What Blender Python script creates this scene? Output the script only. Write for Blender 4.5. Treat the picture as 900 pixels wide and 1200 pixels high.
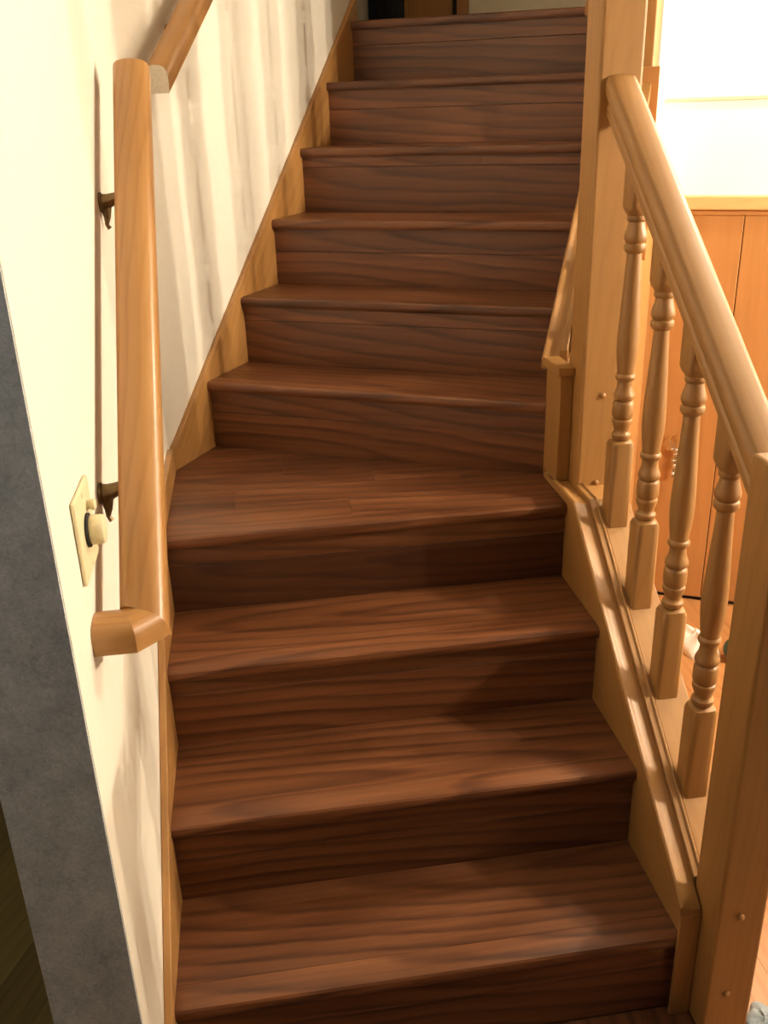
import bpy, bmesh, math, random
from mathutils import Vector, Matrix

# ------------------------------------------------------------------ scene, camera, light
scene = bpy.context.scene
for o in list(bpy.data.objects):
    bpy.data.objects.remove(o, do_unlink=True)
COL = scene.collection
random.seed(4)

CAM_Z = 1.6151
F_PX, PITCH, ROLL = 1097.13, 0.405417, -0.0322265
cam_d = bpy.data.cameras.new('camera')
cam = bpy.data.objects.new('camera', cam_d)
COL.objects.link(cam)
c_, s_ = math.cos(PITCH), math.sin(PITCH)
c_fw = Vector((0, c_, -s_)); c_up = Vector((0, s_, c_)); c_rt = Vector((1, 0, 0))
cr_, sr_ = math.cos(ROLL), math.sin(ROLL)
c_r2 = c_rt * cr_ + c_up * sr_
c_u2 = c_up * cr_ - c_rt * sr_
m = Matrix.Identity(4)
for i in range(3):
    m[i][0] = c_r2[i]; m[i][1] = c_u2[i]; m[i][2] = -c_fw[i]
m[0][3], m[1][3], m[2][3] = 0, 0, CAM_Z
cam.matrix_world = m
cam_d.sensor_fit = 'VERTICAL'
cam_d.sensor_height = 36.0
cam_d.lens = F_PX / 1200 * 36.0
cam_d.clip_start = 0.02
scene.camera = cam

world = bpy.data.worlds.new('world')
scene.world = world
world.use_nodes = True
bg = world.node_tree.nodes['Background']
bg.inputs['Color'].default_value = (1.0, 0.74, 0.48, 1)
bg.inputs['Strength'].default_value = 0.035

LAMP = Vector((2.2, 1.58, 1.78))
LAMP_COL = (1.0, 0.86, 0.66)
for k, dy in enumerate((-0.05, 0.05)):
    ld = bpy.data.lights.new('lamp_bulb_light', 'POINT')
    ld.energy = 104
    ld.color = LAMP_COL
    ld.shadow_soft_size = 0.013
    lo = bpy.data.objects.new('lamp_bulb_light', ld)
    lo.location = LAMP + Vector((0.02 * (k - .5), dy, 0))
    COL.objects.link(lo)

HALL_LAMP = Vector((1.60, 2.42, 2.42))
hd = bpy.data.lights.new('hall_lamp_light', 'POINT'); hd.energy = 72; hd.color = LAMP_COL; hd.shadow_soft_size = .035
ho = bpy.data.objects.new('hall_lamp_light', hd); ho.location = HALL_LAMP; COL.objects.link(ho)
ROOM_FILL = Vector((-1.05, 0.28, 2.15))  # unseen fill light, added to brighten the grey wall end and left floor
rd = bpy.data.lights.new('room_fill_light', 'POINT'); rd.energy = 17; rd.color = (.90, .96, 1.0); rd.shadow_soft_size = .10
ro = bpy.data.objects.new('room_fill_light', rd); ro.location = ROOM_FILL; COL.objects.link(ro)

vs = scene.view_settings
vs.view_transform = 'Standard'
vs.look = 'None'
vs.gamma = 1.0
vs.use_curve_mapping = False
vs.exposure = 0.0

# ------------------------------------------------------------------ measured plan of the stair
H = 0.19; H2 = 0.1884
P1 = Vector((-0.39022, 1.15006)); A1 = -0.135735; R1 = 0.24383; W1 = 0.92369
P2 = Vector((-0.47187, 2.48948)); A2 = 0.335379; R2 = 0.219267; W2 = 0.9229
D1 = Vector((math.sin(A1), math.cos(A1))); E1 = Vector((math.cos(A1), -math.sin(A1)))
D2 = Vector((math.sin(A2), math.cos(A2))); E2 = Vector((math.cos(A2), -math.sin(A2)))
def PL(k): return P1 + (k - 1) * (R1 * D1 + 0.0012466 * E1)
def PR(k): return P1 + (k - 1) * (R1 * D1 + 0.00021 * E1) + W1 * E1
def QL(k): return P2 + (k - 5) * (R2 * D2 + 0.011052 * E2)
def QR(k): return QL(k) + W2 * E2
def ZT(k): return H * min(k, 4) + H2 * max(0, k - 4)
DL = (PL(4) - PL(1)).normalized(); NL = Vector((DL.y, -DL.x))
DR = (PR(4) - PR(1)).normalized(); NR = Vector((DR.y, -DR.x))
DU = (QL(10) - QL(5)).normalized(); NU = Vector((DU.y, -DU.x))
SU = (QL(6) - QL(5)).length
def zl(s): return 0.19 + s / R1 * 0.19          # nosing line of the lower flight
def zu(s): return ZT(5) + s / SU * H2           # nosing line of the upper flight
def fl(s, lat, z): p = PL(1) + s * DL + lat * NL; return Vector((p.x, p.y, z))
def fr(s, lat, z): p = PR(1) + s * DR + lat * NR; return Vector((p.x, p.y, z))
def fu(s, lat, z): p = QL(5) + s * DU + lat * NU; return Vector((p.x, p.y, z))
def fq(s, lat, z): p = QR(5) + s * DU + lat * NU; return Vector((p.x, p.y, z))
def isect(p, d, q, e):
    den = d.x * e.y - d.y * e.x
    t = ((q.x - p.x) * e.y - (q.y - p.y) * e.x) / den
    return p + d * t
KINK = isect(PL(1), DL, QL(5), DU)
V3 = lambda p, z: Vector((p.x, p.y, z))

# ------------------------------------------------------------------ materials
def new_mat(name):
    mt = bpy.data.materials.new(name); mt.use_nodes = True
    nt = mt.node_tree; b = nt.nodes['Principled BSDF']
    return mt, nt, b
def ramp(nt, stops):
    r = nt.nodes.new('ShaderNodeValToRGB')
    el = r.color_ramp.elements
    while len(el) < len(stops): el.new(0.5)
    for e, (p, c) in zip(el, stops):
        e.position = p; e.color = (*c, 1)
    return r
def wood(name, dark, mid, light, rough=0.4, ring=24, ringmix=0.5, spec=0.5, bump=0.08, coat=0.0, vary=0.25, knots=0.0):
    """grain runs along the local X axis of each piece"""
    mt, nt, b = new_mat(name)
    N, Lk = nt.nodes, nt.links
    tc = N.new('ShaderNodeTexCoord'); oi = N.new('ShaderNodeObjectInfo')
    mul = N.new('ShaderNodeVectorMath'); mul.operation = 'MULTIPLY'
    comb = N.new('ShaderNodeCombineXYZ')
    r1 = N.new('ShaderNodeMath'); r1.operation = 'MULTIPLY'; r1.inputs[1].default_value = 37.0
    Lk.new(oi.outputs['Random'], r1.inputs[0])
    r2 = N.new('ShaderNodeMath'); r2.operation = 'SINE'; Lk.new(r1.outputs[0], r2.inputs[0])
    r3 = N.new('ShaderNodeMath'); r3.operation = 'MULTIPLY'; r3.inputs[1].default_value = 0.07
    Lk.new(r2.outputs[0], r3.inputs[0])
    Lk.new(r1.outputs[0], comb.inputs[0]); Lk.new(r3.outputs[0], comb.inputs[1]); Lk.new(r3.outputs[0], comb.inputs[2])
    add = N.new('ShaderNodeVectorMath'); add.operation = 'ADD'
    Lk.new(tc.outputs['Object'], add.inputs[0]); Lk.new(comb.outputs[0], add.inputs[1])
    # slow wander of the grain
    mp0 = N.new('ShaderNodeMapping'); mp0.inputs['Scale'].default_value = (1.5, 3.2, 3.2)
    Lk.new(add.outputs[0], mp0.inputs['Vector'])
    n0 = N.new('ShaderNodeTexNoise'); n0.inputs['Scale'].default_value = 1.0; n0.inputs['Detail'].default_value = 2
    Lk.new(mp0.outputs[0], n0.inputs['Vector'])
    sub = N.new('ShaderNodeVectorMath'); sub.operation = 'SUBTRACT'; sub.inputs[1].default_value = (.5, .5, .5)
    Lk.new(n0.outputs['Color'], sub.inputs[0])
    sc = N.new('ShaderNodeVectorMath'); sc.operation = 'MULTIPLY'; sc.inputs[1].default_value = (0, .06, .06)
    Lk.new(sub.outputs[0], sc.inputs[0])
    # rings sliced almost along their axis: cathedral figure
    mp1 = N.new('ShaderNodeMapping'); mp1.inputs['Rotation'].default_value = (0, math.radians(6.5), math.radians(2))
    mp1.inputs['Scale'].default_value = (.8, 1, 1)
    comb2 = N.new('ShaderNodeCombineXYZ')
    Lk.new(r3.outputs[0], comb2.inputs[1])
    fr_ = N.new('ShaderNodeMath'); fr_.operation = 'MULTIPLY'; fr_.inputs[1].default_value = 0.5
    Lk.new(r2.outputs[0], fr_.inputs[0]); Lk.new(fr_.outputs[0], comb2.inputs[0])
    comb2.inputs[2].default_value = 0.012
    add1 = N.new('ShaderNodeVectorMath'); add1.operation = 'ADD'
    Lk.new(tc.outputs['Object'], add1.inputs[0]); Lk.new(comb2.outputs[0], add1.inputs[1])
    Lk.new(add1.outputs[0], mp1.inputs['Vector'])
    add2 = N.new('ShaderNodeVectorMath'); add2.operation = 'ADD'
    Lk.new(mp1.outputs[0], add2.inputs[0]); Lk.new(sc.outputs[0], add2.inputs[1])
    wv = N.new('ShaderNodeTexWave'); wv.wave_type = 'RINGS'; wv.rings_direction = 'X'; wv.wave_profile = 'SAW'
    wv.inputs['Scale'].default_value = ring; wv.inputs['Distortion'].default_value = .5
    wv.inputs['Detail'].default_value = 2; wv.inputs['Detail Scale'].default_value = 2
    Lk.new(add2.outputs[0], wv.inputs['Vector'])
    # fine streaks and pores
    mp2 = N.new('ShaderNodeMapping'); mp2.inputs['Scale'].default_value = (3.5, 90, 90)
    Lk.new(add.outputs[0], mp2.inputs['Vector'])
    n2 = N.new('ShaderNodeTexNoise'); n2.inputs['Scale'].default_value = 1.0; n2.inputs['Detail'].default_value = 4
    Lk.new(mp2.outputs[0], n2.inputs['Vector'])
    mp3 = N.new('ShaderNodeMapping'); mp3.inputs['Scale'].default_value = (1.2, 14, 14)
    Lk.new(add.outputs[0], mp3.inputs['Vector'])
    n3 = N.new('ShaderNodeTexNoise'); n3.inputs['Scale'].default_value = 1.0; n3.inputs['Detail'].default_value = 3
    Lk.new(mp3.outputs[0], n3.inputs['Vector'])
    mx = N.new('ShaderNodeMix'); mx.data_type = 'FLOAT'; mx.inputs[0].default_value = ringmix
    wr_ = ramp(nt, [(0, (.34,) * 3), (.12, (.74,) * 3), (.62, (.60,) * 3), (.92, (.20,) * 3), (1, (.34,) * 3)])
    Lk.new(wv.outputs['Fac'], wr_.inputs[0])
    Lk.new(n3.outputs['Fac'], mx.inputs[2]); Lk.new(wr_.outputs[0], mx.inputs[3])
    mx2 = N.new('ShaderNodeMix'); mx2.data_type = 'FLOAT'; mx2.inputs[0].default_value = 0.32
    Lk.new(mx.outputs[0], mx2.inputs[2]); Lk.new(n2.outputs['Fac'], mx2.inputs[3])
    rp = ramp(nt, [(0.22, dark), (0.5, mid), (0.78, light)])
    Lk.new(mx2.outputs[0], rp.inputs[0])
    hsv = N.new('ShaderNodeHueSaturation')
    vr = N.new('ShaderNodeMapRange'); vr.inputs['To Min'].default_value = 1 - vary; vr.inputs['To Max'].default_value = 1 + vary
    Lk.new(oi.outputs['Random'], vr.inputs['Value']); Lk.new(vr.outputs[0], hsv.inputs['Value'])
    Lk.new(rp.outputs[0], hsv.inputs['Color'])
    Lk.new(hsv.outputs[0], b.inputs['Base Color'])
    b.inputs['Roughness'].default_value = rough
    b.inputs['Specular IOR Level'].default_value = spec
    b.inputs['Coat Weight'].default_value = coat
    b.inputs['Coat Roughness'].default_value = 0.25
    if bump:
        bp = N.new('ShaderNodeBump'); bp.inputs['Strength'].default_value = bump; bp.inputs['Distance'].default_value = 0.002
        Lk.new(n2.outputs['Fac'], bp.inputs['Height']); Lk.new(bp.outputs[0], b.inputs['Normal'])
    return mt
def plain(name, col, rough=0.5, metal=0.0, noise=0.0, nscale=30, bump=0.0, spec=0.5):
    mt, nt, b = new_mat(name)
    N, Lk = nt.nodes, nt.links
    tc = N.new('ShaderNodeTexCoord')
    n = N.new('ShaderNodeTexNoise'); n.inputs['Scale'].default_value = nscale; n.inputs['Detail'].default_value = 5
    Lk.new(tc.outputs['Object'], n.inputs['Vector'])
    lo = tuple(max(0, c * (1 - noise)) for c in col); hi = tuple(min(1, c * (1 + noise)) for c in col)
    rp = ramp(nt, [(0.3, lo), (0.7, hi)])
    Lk.new(n.outputs['Fac'], rp.inputs[0]); Lk.new(rp.outputs[0], b.inputs['Base Color'])
    b.inputs['Roughness'].default_value = rough; b.inputs['Metallic'].default_value = metal
    b.inputs['Specular IOR Level'].default_value = spec
    if bump:
        bp = N.new('ShaderNodeBump'); bp.inputs['Strength'].default_value = bump; bp.inputs['Distance'].default_value = 0.002
        Lk.new(n.outputs['Fac'], bp.inputs['Height']); Lk.new(bp.outputs[0], b.inputs['Normal'])
    return mt

M = {}
M['walnut'] = wood('red brown laminate', (.024, .008, .004), (.132, .047, .0185), (.245, .098, .038), rough=.34, ring=10, ringmix=.56, spec=.45, bump=.05, vary=.18)
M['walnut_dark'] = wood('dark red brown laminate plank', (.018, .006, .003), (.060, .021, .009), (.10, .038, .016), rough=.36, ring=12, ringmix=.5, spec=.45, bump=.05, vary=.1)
M['oak'] = wood('honey oak', (.27, .115, .028), (.39, .19, .055), (.47, .25, .085), rough=.38, ring=22, ringmix=.38, coat=.25, vary=.06, bump=.06)
M['maple'] = wood('pale oak', (.243, .108, .026), (.314, .152, .040), (.368, .187, .053), rough=.48, ring=18, ringmix=.28, coat=.05, vary=.06, bump=.04)
M['panel'] = wood('orange panelling', (.37, .165, .047), (.44, .208, .066), (.50, .245, .082), rough=.45, ring=8, ringmix=.22, vary=.05, bump=.03)
M['floor'] = wood('orange floor laminate', (.26, .105, .034), (.38, .17, .058), (.47, .235, .088), rough=.34, ring=12, ringmix=.4, vary=.12, bump=.03)
M['caprail'] = wood('yellow oak cap', (.50, .31, .12), (.60, .39, .16), (.66, .45, .20), rough=.45, ring=16, ringmix=.3, vary=.04, bump=.03)
M['floor_l'] = wood('brown floor boards', (.15, .098, .028), (.26, .175, .05), (.34, .235, .07), rough=.45, ring=12, ringmix=.4, vary=.2, bump=.03)
M['wall'] = plain('cream wall paint', (.83, .77, .66), rough=.55, noise=.015, nscale=60, bump=.05, spec=.3)
M['white'] = plain('white wall paint', (.90, .88, .84), rough=.6, noise=.01, spec=.3)
M['dado'] = plain('cream hall paint', (.86, .80, .66), rough=.7, noise=.02, spec=.2)
M['ivory'] = plain('ivory plastic', (.74, .66, .42), rough=.35, noise=.02)
M['bronze'] = plain('aged bronze', (.17, .115, .055), rough=.38, metal=.9, noise=.35, nscale=90)
M['steel'] = plain('polished steel', (.78, .75, .70), rough=.18, metal=1.0, noise=.05)
M['brass'] = plain('pale brass', (.78, .66, .42), rough=.22, metal=1.0, noise=.05)
M['cloth'] = plain('white cotton', (.80, .77, .70), rough=.9, noise=.06, nscale=120, bump=.3)
M['green'] = plain('dark green rubber', (.035, .075, .035), rough=.6, noise=.3)
M['bluegrey'] = plain('blue grey cloth', (.23, .27, .29), rough=.9, noise=.25, nscale=150, bump=.3)
M['navy'] = plain('navy fabric', (.012, .016, .024), rough=.8, noise=.3, nscale=80)
M['black'] = plain('black shadow gap', (.012, .010, .008), rough=.8)
M['rug'] = plain('brown rug yarn', (.16, .09, .04), rough=.95, noise=.4, nscale=200, bump=.4)
M['endgrain'] = plain('pale sawn wood end', (.60, .53, .43), rough=.8, noise=.1, nscale=150)
M['under'] = plain('stair carcass', (.22, .13, .06), rough=.8, noise=.1)
M['ceiling'] = plain('white ceiling paint', (.55, .52, .46), rough=.9, noise=.01)
# grey mottled wall finish
def grey_mat():
    mt, nt, b = new_mat('grey mottled finish'); N, Lk = nt.nodes, nt.links
    tc = N.new('ShaderNodeTexCoord')
    n1 = N.new('ShaderNodeTexNoise'); n1.inputs['Scale'].default_value = 14; n1.inputs['Detail'].default_value = 8; n1.inputs['Roughness'].default_value = .7
    n2 = N.new('ShaderNodeTexNoise'); n2.inputs['Scale'].default_value = 110; n2.inputs['Detail'].default_value = 4; n2.inputs['Distortion'].default_value = 1.5
    Lk.new(tc.outputs['Object'], n1.inputs['Vector']); Lk.new(tc.outputs['Object'], n2.inputs['Vector'])
    mx = N.new('ShaderNodeMix'); mx.data_type = 'FLOAT'; mx.inputs[0].default_value = .4
    Lk.new(n1.outputs['Fac'], mx.inputs[2]); Lk.new(n2.outputs['Fac'], mx.inputs[3])
    rp = ramp(nt, [(.3, (.25, .27, .275)), (.52, (.43, .45, .45)), (.72, (.60, .62, .62))])
    Lk.new(mx.outputs[0], rp.inputs[0]); Lk.new(rp.outputs[0], b.inputs['Base Color'])
    b.inputs['Roughness'].default_value = .8; b.inputs['Specular IOR Level'].default_value = .25
    bp = N.new('ShaderNodeBump'); bp.inputs['Strength'].default_value = .3; bp.inputs['Distance'].default_value = .003
    Lk.new(n2.outputs['Fac'], bp.inputs['Height']); Lk.new(bp.outputs[0], b.inputs['Normal'])
    return mt
M['grey'] = grey_mat()
def bulb_mat():
    mt, nt, b = new_mat('lit bulb')
    b.inputs['Emission Color'].default_value = (*LAMP_COL, 1); b.inputs['Emission Strength'].default_value = 6
    return mt
M['bulb'] = bulb_mat()

# ------------------------------------------------------------------ object helpers
WM = {}
def link(o, parent, W):
    WM[o.name] = W
    COL.objects.link(o)
    if parent is not None:
        o.parent = parent
        o.matrix_basis = WM[parent.name].inverted() @ W
    else:
        o.matrix_basis = W
    return o
def props(o, label=None, cat=None, group=None, kind=None):
    if label: o['label'] = label
    if cat: o['category'] = cat
    if group: o['group'] = group
    if kind: o['kind'] = kind
    return o
def thing(name, label, cat, loc, group=None):
    o = bpy.data.objects.new(name, None); o.empty_display_size = .05
    link(o, None, Matrix.Translation(loc))
    return props(o, label, cat, group)
def basis(origin, X, Z=None):
    """local X along the grain, Z roughly up"""
    X = Vector(X).normalized()
    Zr = Vector(Z) if Z is not None else Vector((0, 0, 1))
    if abs(X.dot(Zr)) > .99: Zr = Vector((0, -1, 0))
    Y = Zr.cross(X).normalized(); Zz = X.cross(Y).normalized()
    mt = Matrix.Identity(4)
    for i in range(3):
        mt[i][0] = X[i]; mt[i][1] = Y[i]; mt[i][2] = Zz[i]; mt[i][3] = origin[i]
    return mt
def mesh_obj(name, verts, faces, W, mat, parent=None, bevel=0.0, smooth=False, seg=2, angle=35):
    """verts in world space; W is the object's own frame"""
    inv = W.inverted()
    me = bpy.data.meshes.new(name)
    me.from_pydata([inv @ Vector(v) for v in verts], [], faces)
    bm = bmesh.new(); bm.from_mesh(me)
    bmesh.ops.recalc_face_normals(bm, faces=bm.faces[:])
    bm.to_mesh(me); bm.free()
    me.materials.append(mat)
    o = bpy.data.objects.new(name, me)
    link(o, parent, W)
    if smooth:
        for p in me.polygons: p.use_smooth = True
        me.set_sharp_from_angle(angle=math.radians(angle))
    if bevel:
        md = o.modifiers.new('bevel', 'BEVEL'); md.width = bevel; md.segments = seg; md.limit_method = 'ANGLE'
        md.angle_limit = math.radians(40)
    return o
def prism(name, poly, off, W, mat, parent=None, **kw):
    """poly: world points of one face, off: world extrusion vector"""
    n = len(poly); off = Vector(off)
    vs_ = [Vector(p) for p in poly] + [Vector(p) + off for p in poly]
    fs = [tuple(range(n)), tuple(range(2 * n - 1, n - 1, -1))]
    for i in range(n):
        j = (i + 1) % n
        fs.append((i, j, n + j, n + i))
    return mesh_obj(name, vs_, fs, W, mat, parent, **kw)
def slab(name, poly2, z0, z1, axis2, mat, parent=None, **kw):
    c = sum((Vector(p) for p in poly2), Vector((0, 0))) / len(poly2)
    W = basis((c.x, c.y, z1), (axis2.x, axis2.y, 0))
    return prism(name, [(p.x, p.y, z0) for p in poly2], (0, 0, z1 - z0), W, mat, parent, **kw)
def between(name, C0, C1, Y, Z, prof, n0, n1, mat, parent=None, **kw):
    """prism along C0->C1 with profile (y,z), cut by the planes with normals n0, n1 through C0, C1"""
    X = (C1 - C0).normalized()
    a, b_ = [], []
    for (y, z) in prof:
        base = C0 + Y * y + Z * z
        a.append(base + X * ((C0 - base).dot(n0) / X.dot(n0)))
        b_.append(base + X * ((C1 - base).dot(n1) / X.dot(n1)))
    n = len(prof)
    fs = [tuple(range(n)), tuple(range(2 * n - 1, n - 1, -1))] + [(i, (i + 1) % n, n + (i + 1) % n, n + i) for i in range(n)]
    W = basis((C0 + C1) / 2, X, Z)
    return mesh_obj(name, a + b_, fs, W, mat, parent, **kw)
def lathe_v(name, prof, W, mat, parent=None, seg=20, **kw):
    """prof: (t along local X, radius)"""
    vs_, fs = [], []
    for (t, r) in prof:
        for i in range(seg):
            a = 2 * math.pi * i / seg
            vs_.append(W @ Vector((t, r * math.cos(a), r * math.sin(a))))
    for k in range(len(prof) - 1):
        for i in range(seg):
            j = (i + 1) % seg
            fs.append((k * seg + i, k * seg + j, (k + 1) * seg + j, (k + 1) * seg + i))
    fs.append(tuple(range(seg))); fs.append(tuple(range(len(prof) * seg - 1, (len(prof) - 1) * seg - 1, -1)))
    return mesh_obj(name, vs_, fs, W, mat, parent, smooth=True, **kw)
def tube(name, pts, radii, mat, parent=None, seg=10):
    pts = [Vector(p) for p in pts]
    if not isinstance(radii, (list, tuple)): radii = [radii] * len(pts)
    vs_, fs = [], []
    up = Vector((0, 0, 1))
    prevY = None
    for i, p in enumerate(pts):
        d = (pts[min(i + 1, len(pts) - 1)] - pts[max(i - 1, 0)]).normalized()
        if prevY is None:
            ref = up if abs(d.dot(up)) < .95 else Vector((1, 0, 0))
            Y = ref.cross(d).normalized()
        else:
            Y = (prevY - d * prevY.dot(d)).normalized()
        prevY = Y; Z = d.cross(Y)
        for j in range(seg):
            a = 2 * math.pi * j / seg
            vs_.append(p + radii[i] * (Y * math.cos(a) + Z * math.sin(a)))
    for k in range(len(pts) - 1):
        for i in range(seg):
            j = (i + 1) % seg
            fs.append((k * seg + i, k * seg + j, (k + 1) * seg + j, (k + 1) * seg + i))
    fs.append(tuple(range(seg))); fs.append(tuple(range(len(pts) * seg - 1, (len(pts) - 1) * seg - 1, -1)))
    return mesh_obj(name, vs_, fs, Matrix.Translation(pts[0]), mat, parent, smooth=True)
def strip(name, path, prof, frame, mat, parent=None, **kw):
    """moulding along a (s, z) path; prof is (lat, dz) kept upright"""
    vs_, fs = [], []
    n = len(prof)
    for (s, z) in path:
        for (la, dz) in prof: vs_.append(frame(s, la, z + dz))
    for k in range(len(path) - 1):
        for i in range(n):
            j = (i + 1) % n
            fs.append((k * n + i, k * n + j, (k + 1) * n + j, (k + 1) * n + i))
    fs.append(tuple(range(n))); fs.append(tuple(range(len(path) * n - 1, (len(path) - 1) * n - 1, -1)))
    a = frame(path[0][0], prof[0][0], path[0][1]); b_ = frame(path[1][0], prof[0][0], path[1][1])
    return mesh_obj(name, vs_, fs, basis((a + b_) / 2, b_ - a), mat, parent, **kw)
def clip(poly, p, n):
    """keep the side of the line through p with normal n pointing inside"""
    out = []
    for i in range(len(poly)):
        a, b_ = poly[i], poly[(i + 1) % len(poly)]
        da, db = (a - p).dot(n), (b_ - p).dot(n)
        if da >= 0: out.append(a)
        if (da >= 0) != (db >= 0): out.append(a + (b_ - a) * (da / (da - db)))
    return out
def box_frame(name, frame, s0, s1, l0, l1, z0, z1, mat, parent=None, vert=False, axis=None, **kw):
    p = [frame(s0, l0, z0), frame(s0, l1, z0), frame(s1, l1, z0), frame(s1, l0, z0)]
    c = frame((s0 + s1) / 2, (l0 + l1) / 2, z0)
    if vert: W = basis(c, (0, 0, 1), -(frame(s1, l0, 0) - frame(s0, l0, 0)))
    else: W = basis(c, axis if axis else frame(s0, l1, z0) - frame(s0, l0, z0))
    return prism(name, p, (0, 0, z1 - z0), W, mat, parent, **kw)

# ------------------------------------------------------------------ the room
WALL_T = 0.12; SK = 0.015; TOP = 4.3
# left wall beside the lower flight and left wall beside the upper flight
wl0 = fl(-0.163, -SK, 0).xy
wk = isect(fl(0, -SK, 0).xy, DL, fu(0, -SK, 0).xy, DU)
wk_o = isect(fl(0, -SK - WALL_T, 0).xy, DL, fu(0, -SK - WALL_T, 0).xy, DU)
wl = slab('wall_left', [wl0, wk, wk_o, fl(-0.163, -SK - WALL_T, 0).xy], 0, TOP, DL, M['wall'])
props(wl, 'cream painted wall with handrail beside the lower steps', None, kind='structure')
wu = slab('wall_left_upper', [wk, fu(1.165, -SK, 0).xy, fu(1.165, -SK - WALL_T, 0).xy, wk_o], 0, TOP, DU, M['wall'])
props(wu, 'cream painted wall striped with baluster shadows beside the upper steps', None, kind='structure')
we = box_frame('wall_left_end', fl, -0.169, -0.1632, -SK - WALL_T - .002, -SK - .0006, 0, TOP, M['grey'])
props(we, 'grey mottled finish on the end of the left wall', None, kind='structure')

# panelled hall wall on the right
PA = Vector((1.053, 2.905)); PD = Vector((.935, -.354)).normalized(); PN = Vector((-PD.y, PD.x))   # PN points away from the camera
if PN.y < 0: PN = -PN
def fp(t, lat, z): p = PA + t * PD + lat * PN; return Vector((p.x, p.y, z))
wr = box_frame('wall_back', fp, -0.30, 1.9, 0.02, .14, 0, TOP, M['white'], axis=V3(PD, 0))
props(wr, 'brightly lit white wall above the wood panelling', None, kind='structure')
def wains():
    edges = [-0.30, -0.15, 0.05, 0.25, 0.45, .65, .85, 1.05, 1.25, 1.45, 1.65, 1.85]
    w = bpy.data.objects.new('wainscot', None); link(w, None, Matrix.Translation(fp(0, .01, 0)))
    props(w, 'orange wood wainscot of wide vertical boards below the white wall', 'wainscot')
    bk = box_frame('backing', fp, -.30, 1.85, .012, .0195, .012, 1.31, M['black'], w, axis=V3(PD, 0))
    for a, b_ in zip(edges[:-1], edges[1:]):
        box_frame('board', fp, a + .0012, b_ - .0012, 0, .012, .012, 1.31, M['panel'], w, vert=True, bevel=.002)
    cp = box_frame('cap_rail', fp, -.30, 1.88, -.016, .0195, 1.312, 1.352, M['caprail'], w, axis=V3(PD, 0), bevel=.004)
    box_frame('cove_strip', fp, -.30, 1.86, -.005, .0005, 1.296, 1.312, M['panel'], w, axis=V3(PD, 0), bevel=.003)
    props(cp, 'yellowish cap rail')
    return w
wains()
# thin picture rail on the white wall at eye level
tr = box_frame('trim_1', fp, -.29, 1.88, .011, .0195, 1.612, 1.622, M['ivory'], axis=V3(PD, 0), bevel=.002)
props(tr, 'thin cream strip across the white wall', None, kind='structure')
# right hall wall, carries the lamp (outside the picture)
hr = slab('wall_right', [Vector((2.62, -.6)), Vector((2.72, -.6)), Vector((2.72, 2.4)), Vector((2.62, 2.4))], 0, TOP, Vector((0, 1)), M['white'])
props(hr, 'white hall wall carrying the twin bulb lamp', None, kind='structure')
ce = slab('ceiling', [Vector((-3.2, -1.2)), Vector((2.8, -1.2)), Vector((2.8, 5.6)), Vector((-3.2, 5.6))], TOP, TOP + .1, Vector((1, 0)), M['ceiling'])
props(ce, None, None, kind='structure')
# floors
fb = slab('floor', [Vector((-3.2, -1.2)), Vector((2.8, -1.2)), Vector((2.8, 3.6)), Vector((-3.2, 3.6))], -.08, -.010, Vector((1, 0)), M['under'])
props(fb, 'wood laminate floor of the hall and the next room', None, kind='structure')
# planks of the right hall run beside the lower flight
def planks(region, origin, ax, lat, nrow, width, length, mat, shift):
    for i in range(nrow):
        st = -shift * ((i * 7) % 5) / 5
        for j in range(6):
            x0 = st + j * length; x1 = x0 + length - .0008
            y0 = i * width; y1 = y0 + width - .0008
            poly = [origin + ax * x0 + lat * y0, origin + ax * x0 + lat * y1, origin + ax * x1 + lat * y1, origin + ax * x1 + lat * y0]
            for (p, n) in region:
                if len(poly) > 2: poly = clip(poly, p, n)
            if len(poly) > 2:
                ar = abs(sum(poly[k].x * poly[(k + 1) % len(poly)].y - poly[(k + 1) % len(poly)].x * poly[k].y for k in range(len(poly)))) / 2
                if ar > .0008:
                    slab('plank', poly, -.010, 0, ax, mat, fb)
hall = [(fr(0, .0335, 0).xy, NR), (fp(0, .0, 0).xy, -PN), (Vector((2.0, 0)), Vector((-1, 0))), (Vector((0, .75)), Vector((0, 1)))]
planks(hall, fr(-.9, .0335, 0).xy, DR, NR, 16, .095, .62, M['floor'], .6)
front = [(fr(0, .033, 0).xy, -NR), (PL(1) + .012 * D1, -D1), (fl(0, -SK, 0).xy, NL), (Vector((0, .75)), Vector((0, 1)))]
planks(front, fr(-.9, .033, 0).xy, DR, -NR, 12, .095, .62, M['walnut'], .6)
left = [(fl(0, -SK - WALL_T, 0).xy, -NL), (Vector((-1.75, 0)), Vector((1, 0))), (Vector((0, .75)), Vector((0, 1))), (Vector((0, 3.0)), Vector((0, -1)))]
la_ax = Vector((math.sin(math.radians(14)), math.cos(math.radians(14)))); la_n = Vector((-la_ax.y, la_ax.x))
planks(left, Vector((-.55, .6)) , la_ax, la_n, 14, .11, .7, M['floor_l'], .6)

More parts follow.
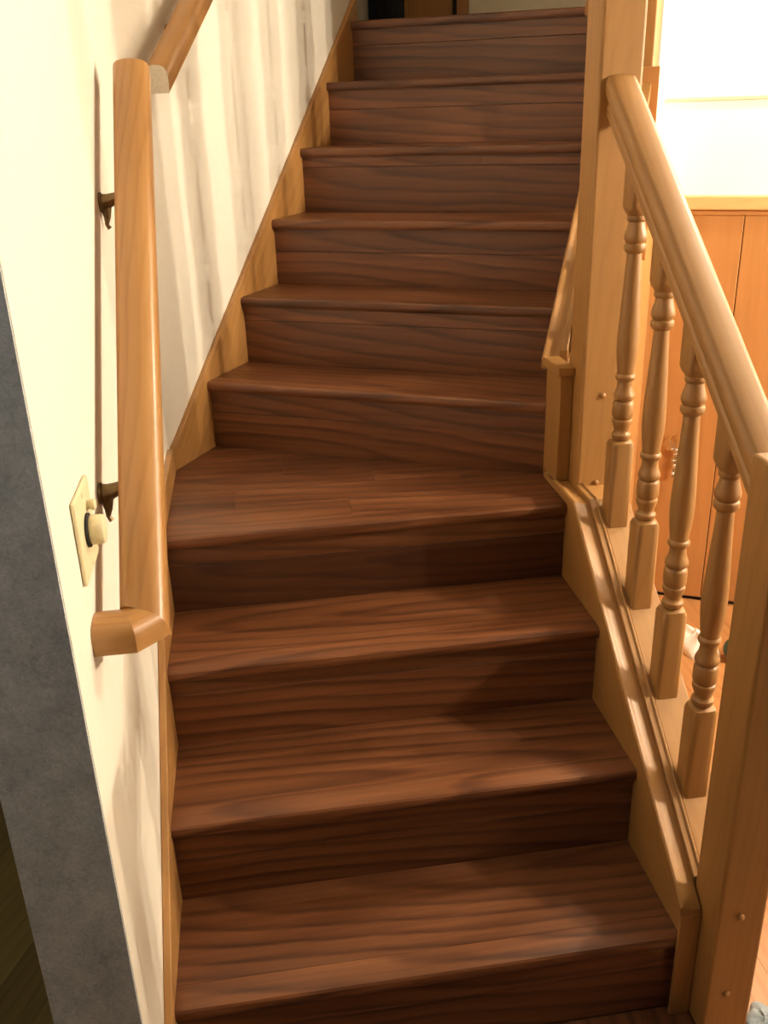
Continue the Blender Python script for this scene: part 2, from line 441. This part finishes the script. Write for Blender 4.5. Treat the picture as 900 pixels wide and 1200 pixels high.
# ------------------------------------------------------------------ the staircase
stair = thing('staircase', 'wooden staircase of ten red-brown laminate steps turning right at the wide fifth tread level', 'staircase', V3((PL(1) + PR(1)) / 2, 0))
stair['label'] = 'winding staircase with red-brown laminate treads and risers between pale oak skirts'
NOSE = [(.004, -.026), (.0008, -.020), (0, -.012), (.0015, -.005), (.005, -.0012), (.010, 0), (.056, 0), (.056, -.012), (.014, -.012), (.014, -.026)]
OV = 0.014
def nosing(a, b_, d, z, parent):
    ax = (b_ - a)
    vs_ = [V3(a + d * y, z + dz) for (y, dz) in NOSE] + [V3(b_ + d * y, z + dz) for (y, dz) in NOSE]
    n = len(NOSE)
    fs = [tuple(range(n)), tuple(range(2 * n - 1, n - 1, -1))] + [(i, (i + 1) % n, n + (i + 1) % n, n + i) for i in range(n)]
    return mesh_obj('nosing', vs_, fs, basis(V3((a + b_) / 2, z), (ax.x, ax.y, 0)), M['walnut'], parent, smooth=True, angle=28)
def riser(k, a, b_, d, z0, z1, cut):
    ax = Vector((b_.x - a.x, b_.y - a.y, 0))
    a2, b2 = a + d * OV, b_ + d * OV
    zc = z0 + (z1 - z0) * cut
    def bd(name, za, zb, parent, back):
        p = [V3(a2 + d * back, za), V3(b2 + d * back, za), V3(b2 + d * (.012 + back), za), V3(a2 + d * (.012 + back), za)]
        return prism(name, p, (0, 0, zb - za), basis((V3(a2, za) + V3(b2, zb)) / 2, ax, (-d.x, -d.y, 0)), M['walnut'], parent, bevel=.0009, seg=1)
    r = bd('riser', z0, zc - .0004, stair, 0)
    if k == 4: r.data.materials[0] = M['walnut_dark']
    bd('plank', zc + .0004, z1, r, 0)
    return r
def ends(k):
    return (PL(k), PR(k), D1) if k <= 4 else (QL(k), QR(k), D2)
cuts = {1: .62, 2: .56, 3: .7, 4: .64, 5: .58, 6: .7, 7: .55, 8: .75, 9: .6, 10: .64}
for k in range(1, 11):
    a, b_, d = ends(k)
    z = ZT(k)
    zb = ZT(k - 1) if k > 1 else 0
    riser(k, a, b_, d, zb, z - .012, cuts[k])
    if k in (1, 2, 3, 5, 6, 7, 8, 9):
        na, nb, nd = ends(k + 1)
        back = OV + .002
        body = [a + d * .0565, b_ + d * .0565, nb + nd * back, na + nd * back]
        t = slab('tread', body, z - .012, z, b_ - a, M['walnut'], stair, bevel=.0007, seg=1)
        nosing(a, b_, d, z, t)
    elif k == 4:
        shape = [a, b_, QR(5) + D2 * .016, QL(5) + D2 * .016, KINK]
        rows = [.0565, .155, .255, .36, .47, .58, .70, .90]
        tmain = None
        for i in range(len(rows) - 1):
            lo, hi = a + d * rows[i], a + d * (rows[i + 1] - .0006)
            poly = clip(clip(shape, lo, d), hi, -d)
            js = [[.46], [.17, .78], [.55], [.3], [.6], [.4], []][i]
            xs = [-1] + [j * W1 for j in js] + [2]
            for x0, x1 in zip(xs[:-1], xs[1:]):
                pp = clip(clip(poly, a + E1 * (x0 + .0003), E1), a + E1 * (x1 - .0003), -E1)
                if len(pp) > 2:
                    o = slab('plank' if tmain else 'tread', pp, z - .012, z, E1, M['walnut'], tmain if tmain else stair, bevel=.0007, seg=1)
                    if tmain is None: tmain = o
        props(tmain, 'wide wedge-shaped turning tread')
        nosing(a, b_, d, z, tmain)
    else:
        body = [a + d * .0565, b_ + d * .0565, b_ + d * .16, a + d * .16]
        t = slab('tread', body, z - .012, z, b_ - a, M['walnut'], stair, bevel=.0007, seg=1)
        nosing(a, b_, d, z, t)
# left skirts
lzk = .824
s_lev = (lzk - .03 - .19) / .19 * R1
s_k = (KINK - PL(1)).dot(DL)
skl = [(-.085, 0), (-.085, zl(-.085) + .03), (s_lev, lzk), (s_k - .012, lzk), (s_k - .004, lzk - .012), (s_k - .001, lzk - .03), (s_k - .001, 0)]
prism('skirt_board', [fl(s, -SK + .0005, z) for s, z in skl], NL.to_3d() * (SK - .0005), basis(fl(.4, -SK, .5), fl(1, 0, zl(1)) - fl(0, 0, zl(0))), M['oak'], stair, bevel=.002)
su0 = (KINK - QL(5)).dot(DU)
sku = [(su0 + .0008, 0), (su0 + .0008, zu(su0) + .03), (1.163, zu(1.163) + .03), (1.163, 0)]
prism('skirt_board', [fu(s, -SK + .0005, z) for s, z in sku], NU.to_3d() * (SK - .0005), basis(fu(.4, -SK, 1.3), fu(1, 0, zu(1)) - fu(0, 0, zu(0))), M['oak'], stair, bevel=.002)
# right stringer of the lower flight with its cap, bead and baluster shoe
CAPZ = .0
s_b = .665
path = [(-.006, zl(-.006)), (s_b, zl(s_b)), (.808, zl(s_b))]
inner = [(.0, 0), (.0, zl(0) + .066), (s_b, zl(s_b) + .066), (.915, zl(s_b) + .066), (.915, 0)]
prism('stringer', [fr(s, .0005, z) for s, z in inner], NR.to_3d() * .030, basis(fr(.4, 0, .4), fr(1, 0, zl(1)) - fr(0, 0, zl(0))), M['maple'], stair, bevel=.0015)
box_frame('stringer_end', fr, -.008, -.0004, -.010, .0295, 0, zl(-.006) + .0655, M['maple'], stair, vert=True, bevel=.0015)
cap_prof = [(-.011, .066), (-.0125, .069), (-.0125, .0830), (-.0110, .0868), (-.0075, .0885), (-.0035, .0868), (.0010, .0832), (.0080, .0800), (.0170, .0788), (.0265, .0788), (.0265, .066)]
strip('stringer_cap', path, cap_prof, fr, M['maple'], stair, smooth=True, angle=30)
bead_prof = [(.0272, .066), (.0272, .0890), (.0282, .0902), (.0385, .0902), (.0395, .0925), (.0412, .0945), (.0435, .0945), (.0452, .0925), (.0455, .066)]
path2 = [(.031, zl(.031)), (s_b, zl(s_b)), (.7545, zl(s_b))]
strip('bead_moulding', path2, bead_prof, fr, M['maple'], stair, smooth=True, angle=30)
strip('baluster_shoe', path2, [(.0472, .05), (.0472, .087), (.119, .087), (.119, .05)], fr, M['maple'], stair, bevel=.0015)
# hall side of the lower flight
side = [(.032, 0), (.032, zl(.032) + .049), (s_b, zl(s_b) + .049), (.7545, zl(s_b) + .049), (.7545, 0)]
prism('side_panel', [fr(s, .112, z) for s, z in side], NR.to_3d() * -.075, basis(fr(.4, .1, .3), (0, 0, 1)), M['panel'], stair)
# upper right stringer, cap and block at the bend
def zc(u): return 1.066 + .945 * u
UC0, UC1 = .0, .632
body = [(.002, 0), (.002, zc(.002) - .022), (UC1, zc(UC1) - .022), (UC1, 0)]
prism('stringer', [fq(s, .0005, z) for s, z in body], NU.to_3d() * .049, basis(fq(.4, 0, 1.2), fq(1, 0, zc(1)) - fq(0, 0, zc(0))), M['maple'], stair, bevel=.0015)
CAPOFF = -.089
strip('stringer_cap', [(-.006, zc(-.006) + CAPOFF), (UC1, zc(UC1) + CAPOFF)], cap_prof, fq, M['maple'], stair, smooth=True, angle=30)
strip('bead_moulding', [(.012, zc(.012) + CAPOFF), (UC1, zc(UC1) + CAPOFF)], bead_prof, fq, M['maple'], stair, smooth=True, angle=30)
strip('baluster_shoe', [(.03, zc(.03) + CAPOFF), (UC1, zc(UC1) + CAPOFF)], [(.0472, .05), (.0472, .087), (.119, .087), (.119, .05)], fq, M['maple'], stair, bevel=.0015)
ups = [(.032, 0), (.032, zc(.032) + CAPOFF + .049), (UC1, zc(UC1) + CAPOFF + .049), (UC1, 0)]
prism('side_panel', [fq(s, .112, z) for s, z in ups], NU.to_3d() * -.06, basis(fq(.4, .1, .3), (0, 0, 1)), M['panel'], stair)
blk = box_frame('bend_block', fr, .810, .912, -.003, .0275, zl(s_b) + .0785, 1.046, M['maple'], stair, vert=True, bevel=.002)
props(blk, 'upright block at the foot of the upper stringer')
box_frame('block_cap', fr, .800, .918, -.013, .0275, 1.0465, 1.066, M['maple'], stair, bevel=.003)
# carcass below the steps, seen from the hall side only
for k in range(5, 11):
    a, b_, d = ends(k)
    back = .25
    q = [a + d * (OV + .013), b_ + d * (OV + .013), b_ + d * back, a + d * back]

# ------------------------------------------------------------------ right balustrades
rail_t = thing('stair_balustrade', 'pale oak balustrade with turned balusters and square newels beside the lower steps', 'balustrade', fr(.35, .075, 0))
NW0, NW1, NWL0, NWL1 = -.060, .031, .0305, .1205
def newel(frame, s0, s1, l0, l1, z0, z1, parent, caps, label=None):
    o = box_frame('newel_post', frame, s0, s1, l0, l1, z0, z1, M['maple'], parent, vert=True, bevel=.006, seg=3)
    if label: props(o, label)
    for (la, z) in caps:
        c = frame(s0, la, z)
        Wc = basis(c, frame(s0 - 1, la, z) - c)
        lathe_v('screw_plug', [(-.002, .0068), (.002, .0068), (.0045, .005), (.0058, .0022)], Wc, M['maple'], o, seg=14)
    return o
newel(fr, NW0, NW1, NWL0, NWL1, 0, 1.13, rail_t, [(.072, .292), (.068, .105)], 'short square newel at the foot of the stairs')
newel(fr, .755, .845, .0285, .1195, 0, TOP - .3, rail_t, [(.078, 1.01), (.075, .80)], 'tall square post at the bend')
# one turned baluster: (height, radius) between the square base and the square top
TURN = [(.181, .0160), (.184, .0195), (.189, .0210), (.194, .0205), (.198, .0165), (.203, .0158), (.210, .0180), (.219, .0212), (.223, .0218), (.2265, .0210), (.2285, .0180), (.231, .0205), (.235, .0222),
        (.248, .0226), (.262, .0222), (.2655, .0205), (.268, .0172), (.2705, .0205), (.275, .0225), (.280, .0224), (.285, .0205), (.293, .0172), (.303, .0158), (.311, .0162), (.3135, .0195), (.318, .0212), (.3225, .0205), (.326, .0172),
        (.334, .0178), (.350, .0200), (.372, .0221), (.395, .0227), (.430, .0217), (.470, .0196), (.520, .0168), (.560, .0150), (.571, .0147),
        (.5735, .0185), (.578, .0214), (.583, .0222), (.588, .0210), (.5905, .0178), (.593, .0200), (.598, .0222), (.604, .0224), (.612, .0205), (.622, .0172), (.631, .0160), (.6335, .0190), (.638, .0200), (.643, .0190)]
SQ = .0240
def baluster_mesh():
    """local X is up, origin at the foot; squares with rounded shoulders and a turned shaft in one mesh"""
    seg = 24
    vs_, fs = [], []
    def ring(t, fn):
        s0 = len(vs_)
        for i in range(seg):
            a = 2 * math.pi * (i + .5) / seg
            y, z = fn(a); vs_.append((t, y, z))
        return s0
    def sq(h):
        def f(a):
            c, s = math.cos(a), math.sin(a); mxx = max(abs(c), abs(s)); return h * c / mxx, h * s / mxx
        return f
    def ci(r): return lambda a: (r * math.cos(a), r * math.sin(a))
    rows = [ring(-.055, sq(SQ)), ring(.168, sq(SQ)), ring(.1765, lambda a: tuple(.5 * u_ + .5 * v_ for u_, v_ in zip(sq(SQ)(a), ci(.0225)(a))))]
    for t, r in TURN: rows.append(ring(t, ci(r)))
    rows += [ring(.6515, lambda a: tuple(.5 * u_ + .5 * v_ for u_, v_ in zip(sq(SQ)(a), ci(.0225)(a)))), ring(.660, sq(SQ)), ring(.79, sq(SQ))]
    for a, b_ in zip(rows[:-1], rows[1:]):
        for i in range(seg):
            j = (i + 1) % seg
            fs.append((a + i, a + j, b_ + j, b_ + i))
    fs.append(tuple(range(rows[0], rows[0] + seg))); fs.append(tuple(range(rows[-1] + seg - 1, rows[-1] - 1, -1)))
    me = bpy.data.meshes.new('baluster'); me.from_pydata(vs_, [], fs)
    bm = bmesh.new(); bm.from_mesh(me); bmesh.ops.recalc_face_normals(bm, faces=bm.faces[:]); bm.to_mesh(me); bm.free()
    for p in me.polygons: p.use_smooth = True
    me.set_sharp_from_angle(angle=math.radians(38))
    me.materials.append(M['maple'])
    return me
BAL = baluster_mesh()
def cut_baluster(frame, s, la, zf, slope, top_gap, parent):
    """a copy whose foot and head follow the slope of shoe and handrail"""
    me = BAL.copy()
    W = basis(frame(s, la, zf(s)), (0, 0, 1), -(frame(s + 1, la, 0) - frame(s, la, 0)))
    fwd = (frame(s + 1, la, 0) - frame(s, la, 0)).normalized()
    n = len(me.vertices)
    for i, v in enumerate(me.vertices):
        w = W.to_3x3() @ Vector((0, v.co.y, v.co.z))
        ds = w.dot(fwd)
        if i < 24: v.co.x = slope * ds + .0004
        elif i >= n - 24: v.co.x = top_gap + slope * ds
    o = bpy.data.objects.new('baluster', me)
    link(o, parent, W)
    return o
SL = .19 / R1
for s in (.165, .32, .475, .63):
    cut_baluster(fr, s, .0755, lambda q: zl(q) + .0872, SL, .722, rail_t)
# handrail of the lower flight: moulded, crowned
RP = [(-.020, -.034), (-.028, -.030), (-.028, -.018), (-.0235, -.012), (-.0300, -.004), (-.0325, .004), (-.0328, .014), (-.0312, .0205), (-.0265, .0252), (-.0190, .0272), (0, .0285), (.0190, .0272), (.0265, .0252), (.0312, .0205), (.0328, .014),
      (.0325, .004), (.0300, -.004), (.0235, -.012), (.028, -.018), (.028, -.030), (.020, -.034)]
def handrail(frame, s0, s1, la, zfun, parent, n0, n1, mat, prof=RP, name='handrail'):
    C0, C1 = frame(s0, la, zfun(s0)), frame(s1, la, zfun(s1))
    X = (C1 - C0).normalized()
    Y = Vector((-X.y, X.x, 0)).normalized() * -1
    Z = Y.cross(X).normalized()
    if Z.z < 0: Z = -Z
    return between(name, C0, C1, Y, Z, prof, n0 if n0 else X, n1 if n1 else X, mat, parent, smooth=True, angle=32)
rz = lambda s: zl(s) + .853
handrail(fr, .0315, .7545, .0755, rz, rail_t, DR.to_3d(), DR.to_3d(), M['maple'])

up_t = thing('upper_balustrade', 'pale oak balustrade with turned balusters beside the upper steps, mostly behind the tall post', 'balustrade', fq(.35, .022, zc(.35)))
for u in (.066, .210, .359, .508):
    cut_baluster(fq, u, .0755, lambda q: zc(q) - .0018, .945, .70, up_t)
handrail(fq, .01, .6355, .0755, lambda u: zc(u) + .75, up_t, DU.to_3d(), DU.to_3d(), M['maple'])
newel(fq, .636, .726, .028, .120, zc(.63) - .03, TOP - .3, up_t, [], 'tall square post at the top of the railing')
box_frame('side_panel', fq, .633, .895, .1255, .1295, 0, 1.31, M['panel'], stair, vert=True)
wq = box_frame('wall_right_upper', fq, .727, 2.4, .005, .125, 0, TOP, M['wall'])
props(wq, 'cream wall to the right of the top steps', None, kind='structure')
pb = box_frame('post_base', fq, .6325, .6358, .048, .138, 1.2, 1.70, M['panel'], up_t, vert=True, bevel=.003)

# ------------------------------------------------------------------ wall handrails on the left
CR = [(-.031, -.022), (-.0325, -.0205), (-.033, -.006), (-.0325, .004), (-.0300, .012), (-.0235, .0180), (-.012, .0215), (0, .0225), (.012, .0215), (.0235, .0180), (.0300, .012), (.0325, .004), (.033, -.006), (.0325, -.0205), (.031, -.022)]
hl = thing('wall_handrail', 'long honey oak wall handrail with mitred end beside the lower steps', 'handrail', fl(.4, .05, 1.33))
OFF = .0493                                  # rail axis from the skirt plane
C1h = fl(.775, OFF, 1.700); C0h = fl(-.008, OFF, .9700)
Xm = (C1h - C0h).normalized(); Xl = DL.to_3d()
Yh = NL.to_3d()
Zm = Xm.cross(Yh); Zm = Zm if Zm.z > 0 else -Zm
Zl = Vector((0, 0, 1))
W45 = (Xl + Yh).normalized(); Y45 = (Yh - Xl).normalized()
mit1 = (Xm + W45).normalized()
mit0 = (W45 + Yh).normalized()
between('rail', C0h, C1h, Yh, Zm, CR, mit1, Xm, M['oak'], hl, smooth=True, angle=32)
C2h = C0h - W45 * .0285
between('mitre_wedge', C2h, C0h, Y45, Zl, CR, mit0, mit1, M['oak'], hl, smooth=True, angle=32)
C3h = C2h - Yh * ((C2h - fl(0, -SK + .0006, 0)).dot(Yh))
between('wall_return', C3h, C2h, -Xl, Zl, CR, Yh, mit0, M['oak'], hl, smooth=True, angle=32)
def bracket(frame, s, zr, parent, off=OFF, slope=.96):
    base = frame(s, -SK, zr - .042)
    n = (frame(s, 0, 0) - frame(s, -1, 0)).normalized()
    Wb = basis(base, n)
    b_ = lathe_v('bracket', [(.0005, .017), (.004, .017), (.007, .0135), (.009, .010)], Wb, M['bronze'], parent, seg=18)
    topz = .021
    arm = [base + n * .006, base + n * .016 + Vector((0, 0, .002)), base + n * .030 + Vector((0, 0, .007)), base + n * .044 + Vector((0, 0, .014)), base + n * (off + SK - .003) + Vector((0, 0, topz - .001))]
    tube('arm', arm, [.0150, .0125, .0098, .0080, .0075], M['bronze'], b_)
    tail = [base + n * .007 + Vector((0, 0, .004)), base + n * .010 + Vector((0, 0, -.012)), base + n * .010 + Vector((0, 0, -.026)), base + n * .008 + Vector((0, 0, -.038)), base + n * .012 + Vector((0, 0, -.045))]
    tube('tail', tail, [.010, .0095, .006, .0035, .0042], M['bronze'], b_)
    props(b_, 'aged bronze bracket')
bracket(fl, .586, 1.523, hl)
bracket(fl, .160, 1.141, hl)
hu = thing('wall_handrail', 'oak wall handrail with pale sawn end rising along the striped upper wall', 'handrail', fu(.4, .05, 2.2))
Cu0, Cu1 = fu(-.150, OFF, 1.694), fu(1.25, OFF, 1.694 + 1.40 * .88)
Xu = (Cu1 - Cu0).normalized(); Yu = NU.to_3d(); Zu_ = Xu.cross(Yu); Zu_ = Zu_ if Zu_.z > 0 else -Zu_
between('rail', Cu0, Cu1, Yu, Zu_, CR, DU.to_3d(), DU.to_3d(), M['oak'], hu, smooth=True, angle=32)
capo = between('end_face', Cu0 - DU.to_3d() * .0022, Cu0 - DU.to_3d() * .0003, Yu, Vector((0, 0, 1)), [(y, z * 1.32) for y, z in CR], DU.to_3d(), DU.to_3d(), M['endgrain'], hu)
props(capo, 'pale sawn end')
for s in (.02, .75):
    bracket(fu, s, 1.694 + (s + .150) * .88, hu)

# ------------------------------------------------------------------ dimmer switch
sw = thing('dimmer_switch', 'ivory dimmer switch plate with round knob on the cream wall', 'switch', fl(.015, -SK, 1.109))
def wallbox(name, s0, s1, z0, z1, t0, t1, mat, parent, **kw):
    return box_frame(name, fl, s0, s1, -SK + t0, -SK + t1, z0, z1, mat, parent, **kw)
pl = wallbox('plate', -.052, .060, 1.050, 1.168, .0004, .0064, M['ivory'], sw, bevel=.0035, seg=3)
kc = fl(.004, -SK + .0066, 1.108); kn = NL.to_3d()
kb = lathe_v('collar', [(0, .0235), (.003, .0235), (.004, .021)], basis(kc, kn), M['black'], sw, seg=28)
kk = lathe_v('knob', [(.0042, .0195), (.006, .0205), (.020, .0198), (.0225, .0180), (.0235, .014)], basis(kc, kn), M['ivory'], sw, seg=28)
lathe_v('toggle', [(0, .0070), (.004, .0062), (.006, .0078), (.010, .0078), (.012, .005)], basis(fl(.026, -SK + .0066, 1.136), kn), M['ivory'], sw, seg=16)
for (s, z) in ((.004, 1.158), (.004, 1.060)):
    lathe_v('screw', [(0, .0034), (.0008, .0034), (.0014, .002)], basis(fl(s, -SK + .0065, z), kn), M['ivory'], sw, seg=12)

# ------------------------------------------------------------------ hall things on the right
KT = .003
kr = thing('key_ring', 'steel key ring with beads hanging on the panelled wall', 'key ring', fp(KT - .085, -.004, .58))
hk = [fp(KT - .078, -.0003, .606), fp(KT - .078, -.010, .606), fp(KT - .078, -.014, .603), fp(KT - .078, -.015, .610)]
tube('hook', hk, .0022, M['brass'], kr, seg=8)
ring = []
for i in range(33):
    a = 2 * math.pi * i / 32
    ring.append(fp(KT - .085 + .021 * math.sin(a), -.0115 + .002 * math.cos(a), .583 + .021 * math.cos(a)))
tube('ring', ring, .0018, M['brass'], kr, seg=8)
tube('cord', [fp(KT - .084, -.011, .562), fp(KT - .080, -.011, .545), fp(KT - .082, -.011, .50), fp(KT - .086, -.011, .452)], .0016, M['green'], kr, seg=6)
for i, (dt, dz, r) in enumerate([(-.012, .553, .006), (.000, .551, .007), (-.002, .535, .0065), (.006, .541, .0055), (-.006, .512, .0065), (.004, .514, .0055), (-.001, .494, .0085), (-.004, .466, .0075)]):
    cc = fp(KT - .082 + dt, -.012, dz)
    lathe_v('bead', [(-r, r * .15), (-r * .7, r * .72), (-r * .3, r * .95), (r * .3, r * .95), (r * .7, r * .72), (r, r * .15)], basis(cc, (0, 0, 1)), M['steel'], kr, seg=12)
tag_ = tube('charm', [fp(KT - .097, -.012, .549), fp(KT - .106, -.012, .551), fp(KT - .112, -.012, .550)], [.003, .004, .002], M['brass'], kr, seg=8)
# crumpled white cloth on the hall floor
def lump(name, centre, rx, ry, h, mat, seed, lobes=5, amp=.18, parent=None, rot=0.0, n=28, m_=12, thing_label=None, cat=None):
    rnd = random.Random(seed); ph = [rnd.uniform(0, 6.28) for _ in range(6)]
    vs_, fs = [], []
    for j in range(m_ + 1):
        v = j / m_
        for i in range(n):
            a = 2 * math.pi * i / n
            rr = 1 + amp * math.sin(lobes * a + ph[0]) * .6 + amp * math.sin((lobes - 2) * a + ph[1] + 3 * v) * .5
            e = math.sin(v * math.pi / 2 * .98 + .02)
            prof_r_ = math.cos(v * math.pi / 2 * .985)
            z = h * e * (1 + amp * .8 * math.sin(2 * a + ph[2] + 4 * v) + amp * .5 * math.sin(5 * a + ph[3] - 6 * v))
            x, y = rx * rr * prof_r_ * math.cos(a), ry * rr * prof_r_ * math.sin(a)
            vs_.append(Vector((centre[0] + x * math.cos(rot) - y * math.sin(rot), centre[1] + x * math.sin(rot) + y * math.cos(rot), centre[2] + max(.0005, z))))
    for j in range(m_):
        for i in range(n):
            k = (i + 1) % n
            fs.append((j * n + i, j * n + k, (j + 1) * n + k, (j + 1) * n + i))
    fs.append(tuple(range(n - 1, -1, -1))); fs.append(tuple(range(m_ * n, m_ * n + n)))
    o = mesh_obj(name, vs_, fs, Matrix.Translation(Vector(centre)), mat, parent, smooth=True, angle=80)
    if thing_label: props(o, thing_label, cat)
    return o
lump('crumpled_cloth', (.985, 2.585, 0), .055, .095, .05, M['cloth'], 3, thing_label='crumpled white cloth lying on the orange hall floor', cat='cloth', rot=.3)
gb = thing('rubber_ball', 'dark green ball on the hall floor partly behind the short newel', 'ball', (1.083, 2.50, 0))
lathe_v('ball_body', [(.038 - .038 * math.cos(math.pi * i / 14), max(.0006, .038 * math.sin(math.pi * i / 14))) for i in range(15)], basis((1.083, 2.50, 0), (0, 0, 1)), M['green'], gb, seg=22)
lathe_v('seam_band', [(.0355, .0375), (.0362, .0386), (.0398, .0386), (.0405, .0375)], basis((1.083, 2.50, 0), (0, 0, 1)), M['green'], gb, seg=22)
lump('folded_rag', (.690, 1.245, 0), .032, .040, .016, M['bluegrey'], 8, lobes=4, thing_label='small blue-grey rag on the floor beside the short newel', cat='rag')

# twin-bulb floor lamp in the hall, to the right of the picture
LX = LAMP.x + .10
lt = thing('floor_lamp', 'tall brass floor lamp with two bare bulbs in the hall', 'lamp', (LX, LAMP.y, 0))
lathe_v('base', [(0.0005, .13), (.012, .13), (.022, .10), (.030, .03), (.045, .014)], basis((LX, LAMP.y, 0), (0, 0, 1)), M['brass'], lt, seg=32)
tube('pole', [(LX, LAMP.y, .03), (LX, LAMP.y, .9), (LX, LAMP.y, LAMP.z - .09)], .010, M['brass'], lt, seg=14)
tube('cross_bar', [(LX, LAMP.y - .09, LAMP.z - .08), (LX, LAMP.y, LAMP.z - .09), (LX, LAMP.y + .09, LAMP.z - .08)], .007, M['brass'], lt)
for dy in (-.05, .05):
    q0 = (LX, LAMP.y + dy, LAMP.z - .088)
    sk_ = lathe_v('bulb_socket', [(0, .012), (.020, .015), (.035, .015)], basis(q0, (0, 0, 1)), M['brass'], lt, seg=18)
    lathe_v('bulb', [(.036, .012), (.045, .014), (.058, .024), (.075, .030), (.092, .029), (.106, .020), (.112, .006)], basis(q0, (0, 0, 1)), M['bulb'], sk_, seg=20)
def pendant(L, label):
    t = thing('pendant_lamp', label, 'lamp', (L.x, L.y, TOP))
    tube('flex', [(L.x, L.y, TOP - .01), (L.x, L.y, (TOP + L.z) / 2), (L.x, L.y, L.z + .16)], .004, M['black'], t, seg=8)
    lathe_v('canopy', [(0, .05), (.012, .048), (.02, .02)], basis((L.x, L.y, TOP - .0005), (0, 0, -1)), M['brass'], t, seg=24)
    k_ = lathe_v('socket', [(0, .012), (.02, .018), (.05, .018)], basis((L.x, L.y, L.z + .165), (0, 0, -1)), M['brass'], t, seg=18)
    # open shade, wider at the foot
    sh = [(.0, .035), (.03, .075), (.06, .11)]
    vs_, fs = [], []
    for rr in (0, .002):
        for (t_, r) in sh:
            for i in range(28):
                a = 2 * math.pi * i / 28
                vs_.append(Vector((L.x + (r - rr) * math.cos(a), L.y + (r - rr) * math.sin(a), L.z + .165 - t_)))
    for base in (0, 84):
        for q in range(2):
            for i in range(28):
                j = (i + 1) % 28
                fs.append((base + q * 28 + i, base + q * 28 + j, base + (q + 1) * 28 + j, base + (q + 1) * 28 + i))
    for i in range(28):
        j = (i + 1) % 28
        fs.append((i, j, 84 + j, 84 + i)); fs.append((56 + i, 56 + j, 140 + j, 140 + i))
    mesh_obj('shade', vs_, fs, Matrix.Translation((L.x, L.y, L.z + .1)), M['ivory'], t, smooth=True, angle=50)
pendant(HALL_LAMP, 'small ivory pendant lamp hanging in the right hall')
pendant(ROOM_FILL, 'small ivory pendant added around the fill light in the next room on the left')  # unseen fitting, added only to go with the fill light

# ------------------------------------------------------------------ upper hall
T0 = QL(10) + 1.1 * D2
def ft(s, lat, z): p = T0 + s * D2 + lat * E2; return Vector((p.x, p.y, z))
ZU = ZT(10)
fu_ = slab('floor_upper', [QL(10) + D2 * .1605, QR(10) + D2 * .1605, ft(.0, .98, 0).xy, ft(.0, -1.2, 0).xy, QL(10) + D2 * .1605 - E2 * .8], ZU - .10, ZU, E2, M['floor_l'])
props(fu_, 'upper hall floor at the top of the stairs', None, kind='structure')
wt = box_frame('wall_upper_hall', ft, 0.0005, .1, -1.3, 1.6, ZU - .3, TOP, M['dado'])
props(wt, 'dim cream wall of the upper hall', None, kind='structure')
dr_ = thing('door_1', 'wooden door at the top of the stairs', 'door', ft(0, -.04, ZU))
del dr_['category']; dr_['kind'] = 'structure'
box_frame('leaf', ft, -.030, -.0005, -.145, .066, ZU + .001, ZU + 2.0, M['oak'], dr_, vert=True, bevel=.002)
box_frame('gap', ft, -.012, -.0005, .0665, .0855, ZU + .001, ZU + 2.0, M['black'], dr_, vert=True)
box_frame('casing', ft, -.022, -.0005, .086, .136, ZU + .001, ZU + 2.05, M['panel'], dr_, vert=True, bevel=.003)
nv = thing('garment_bag', 'dark navy garment bag hanging beside the door at the top of the stairs', 'bag', ft(-.03, -.23, ZU))
pts = []
for i in range(13):
    x = -.312 + .163 * i / 12
    pts.append((x, -.022 - .018 * math.sin(math.pi * i / 12) - .005 * math.sin(i * 2.1)))
poly = [ft(y, x, ZU + .02) for x, y in pts] + [ft(-.002, pts[-1][0], ZU + .02), ft(-.002, pts[0][0], ZU + .02)]
prism('bag_body', poly, (0, 0, 1.35), basis(ft(0, -.23, ZU), (0, 0, 1)), M['navy'], nv, smooth=True, angle=50)
tube('zip', [ft(-.0445, -.23, ZU + .05), ft(-.0445, -.23, ZU + 1.3)], .0025, M['black'], nv, seg=6)
rg = thing('fringed_mat', 'small brown fringed mat at the left edge of the top floor', 'mat', ft(-.93, -.36, ZU))
box_frame('mat_body', ft, -.90, -.30, -.455, -.33, ZU + .0005, ZU + .010, M['rug'], rg, bevel=.003)
for i in range(9):
    x = -.448 + .0137 * i
    rr_ = random.Random(i)
    tube('tassel', [ft(-.900, x, ZU + .006), ft(-.92, x + rr_.uniform(-.004, .004), ZU + .009 + rr_.uniform(0, .008)), ft(-.935, x + rr_.uniform(-.006, .006), ZU + .003)], [.004, .0045, .003], M['rug'], rg, seg=6)
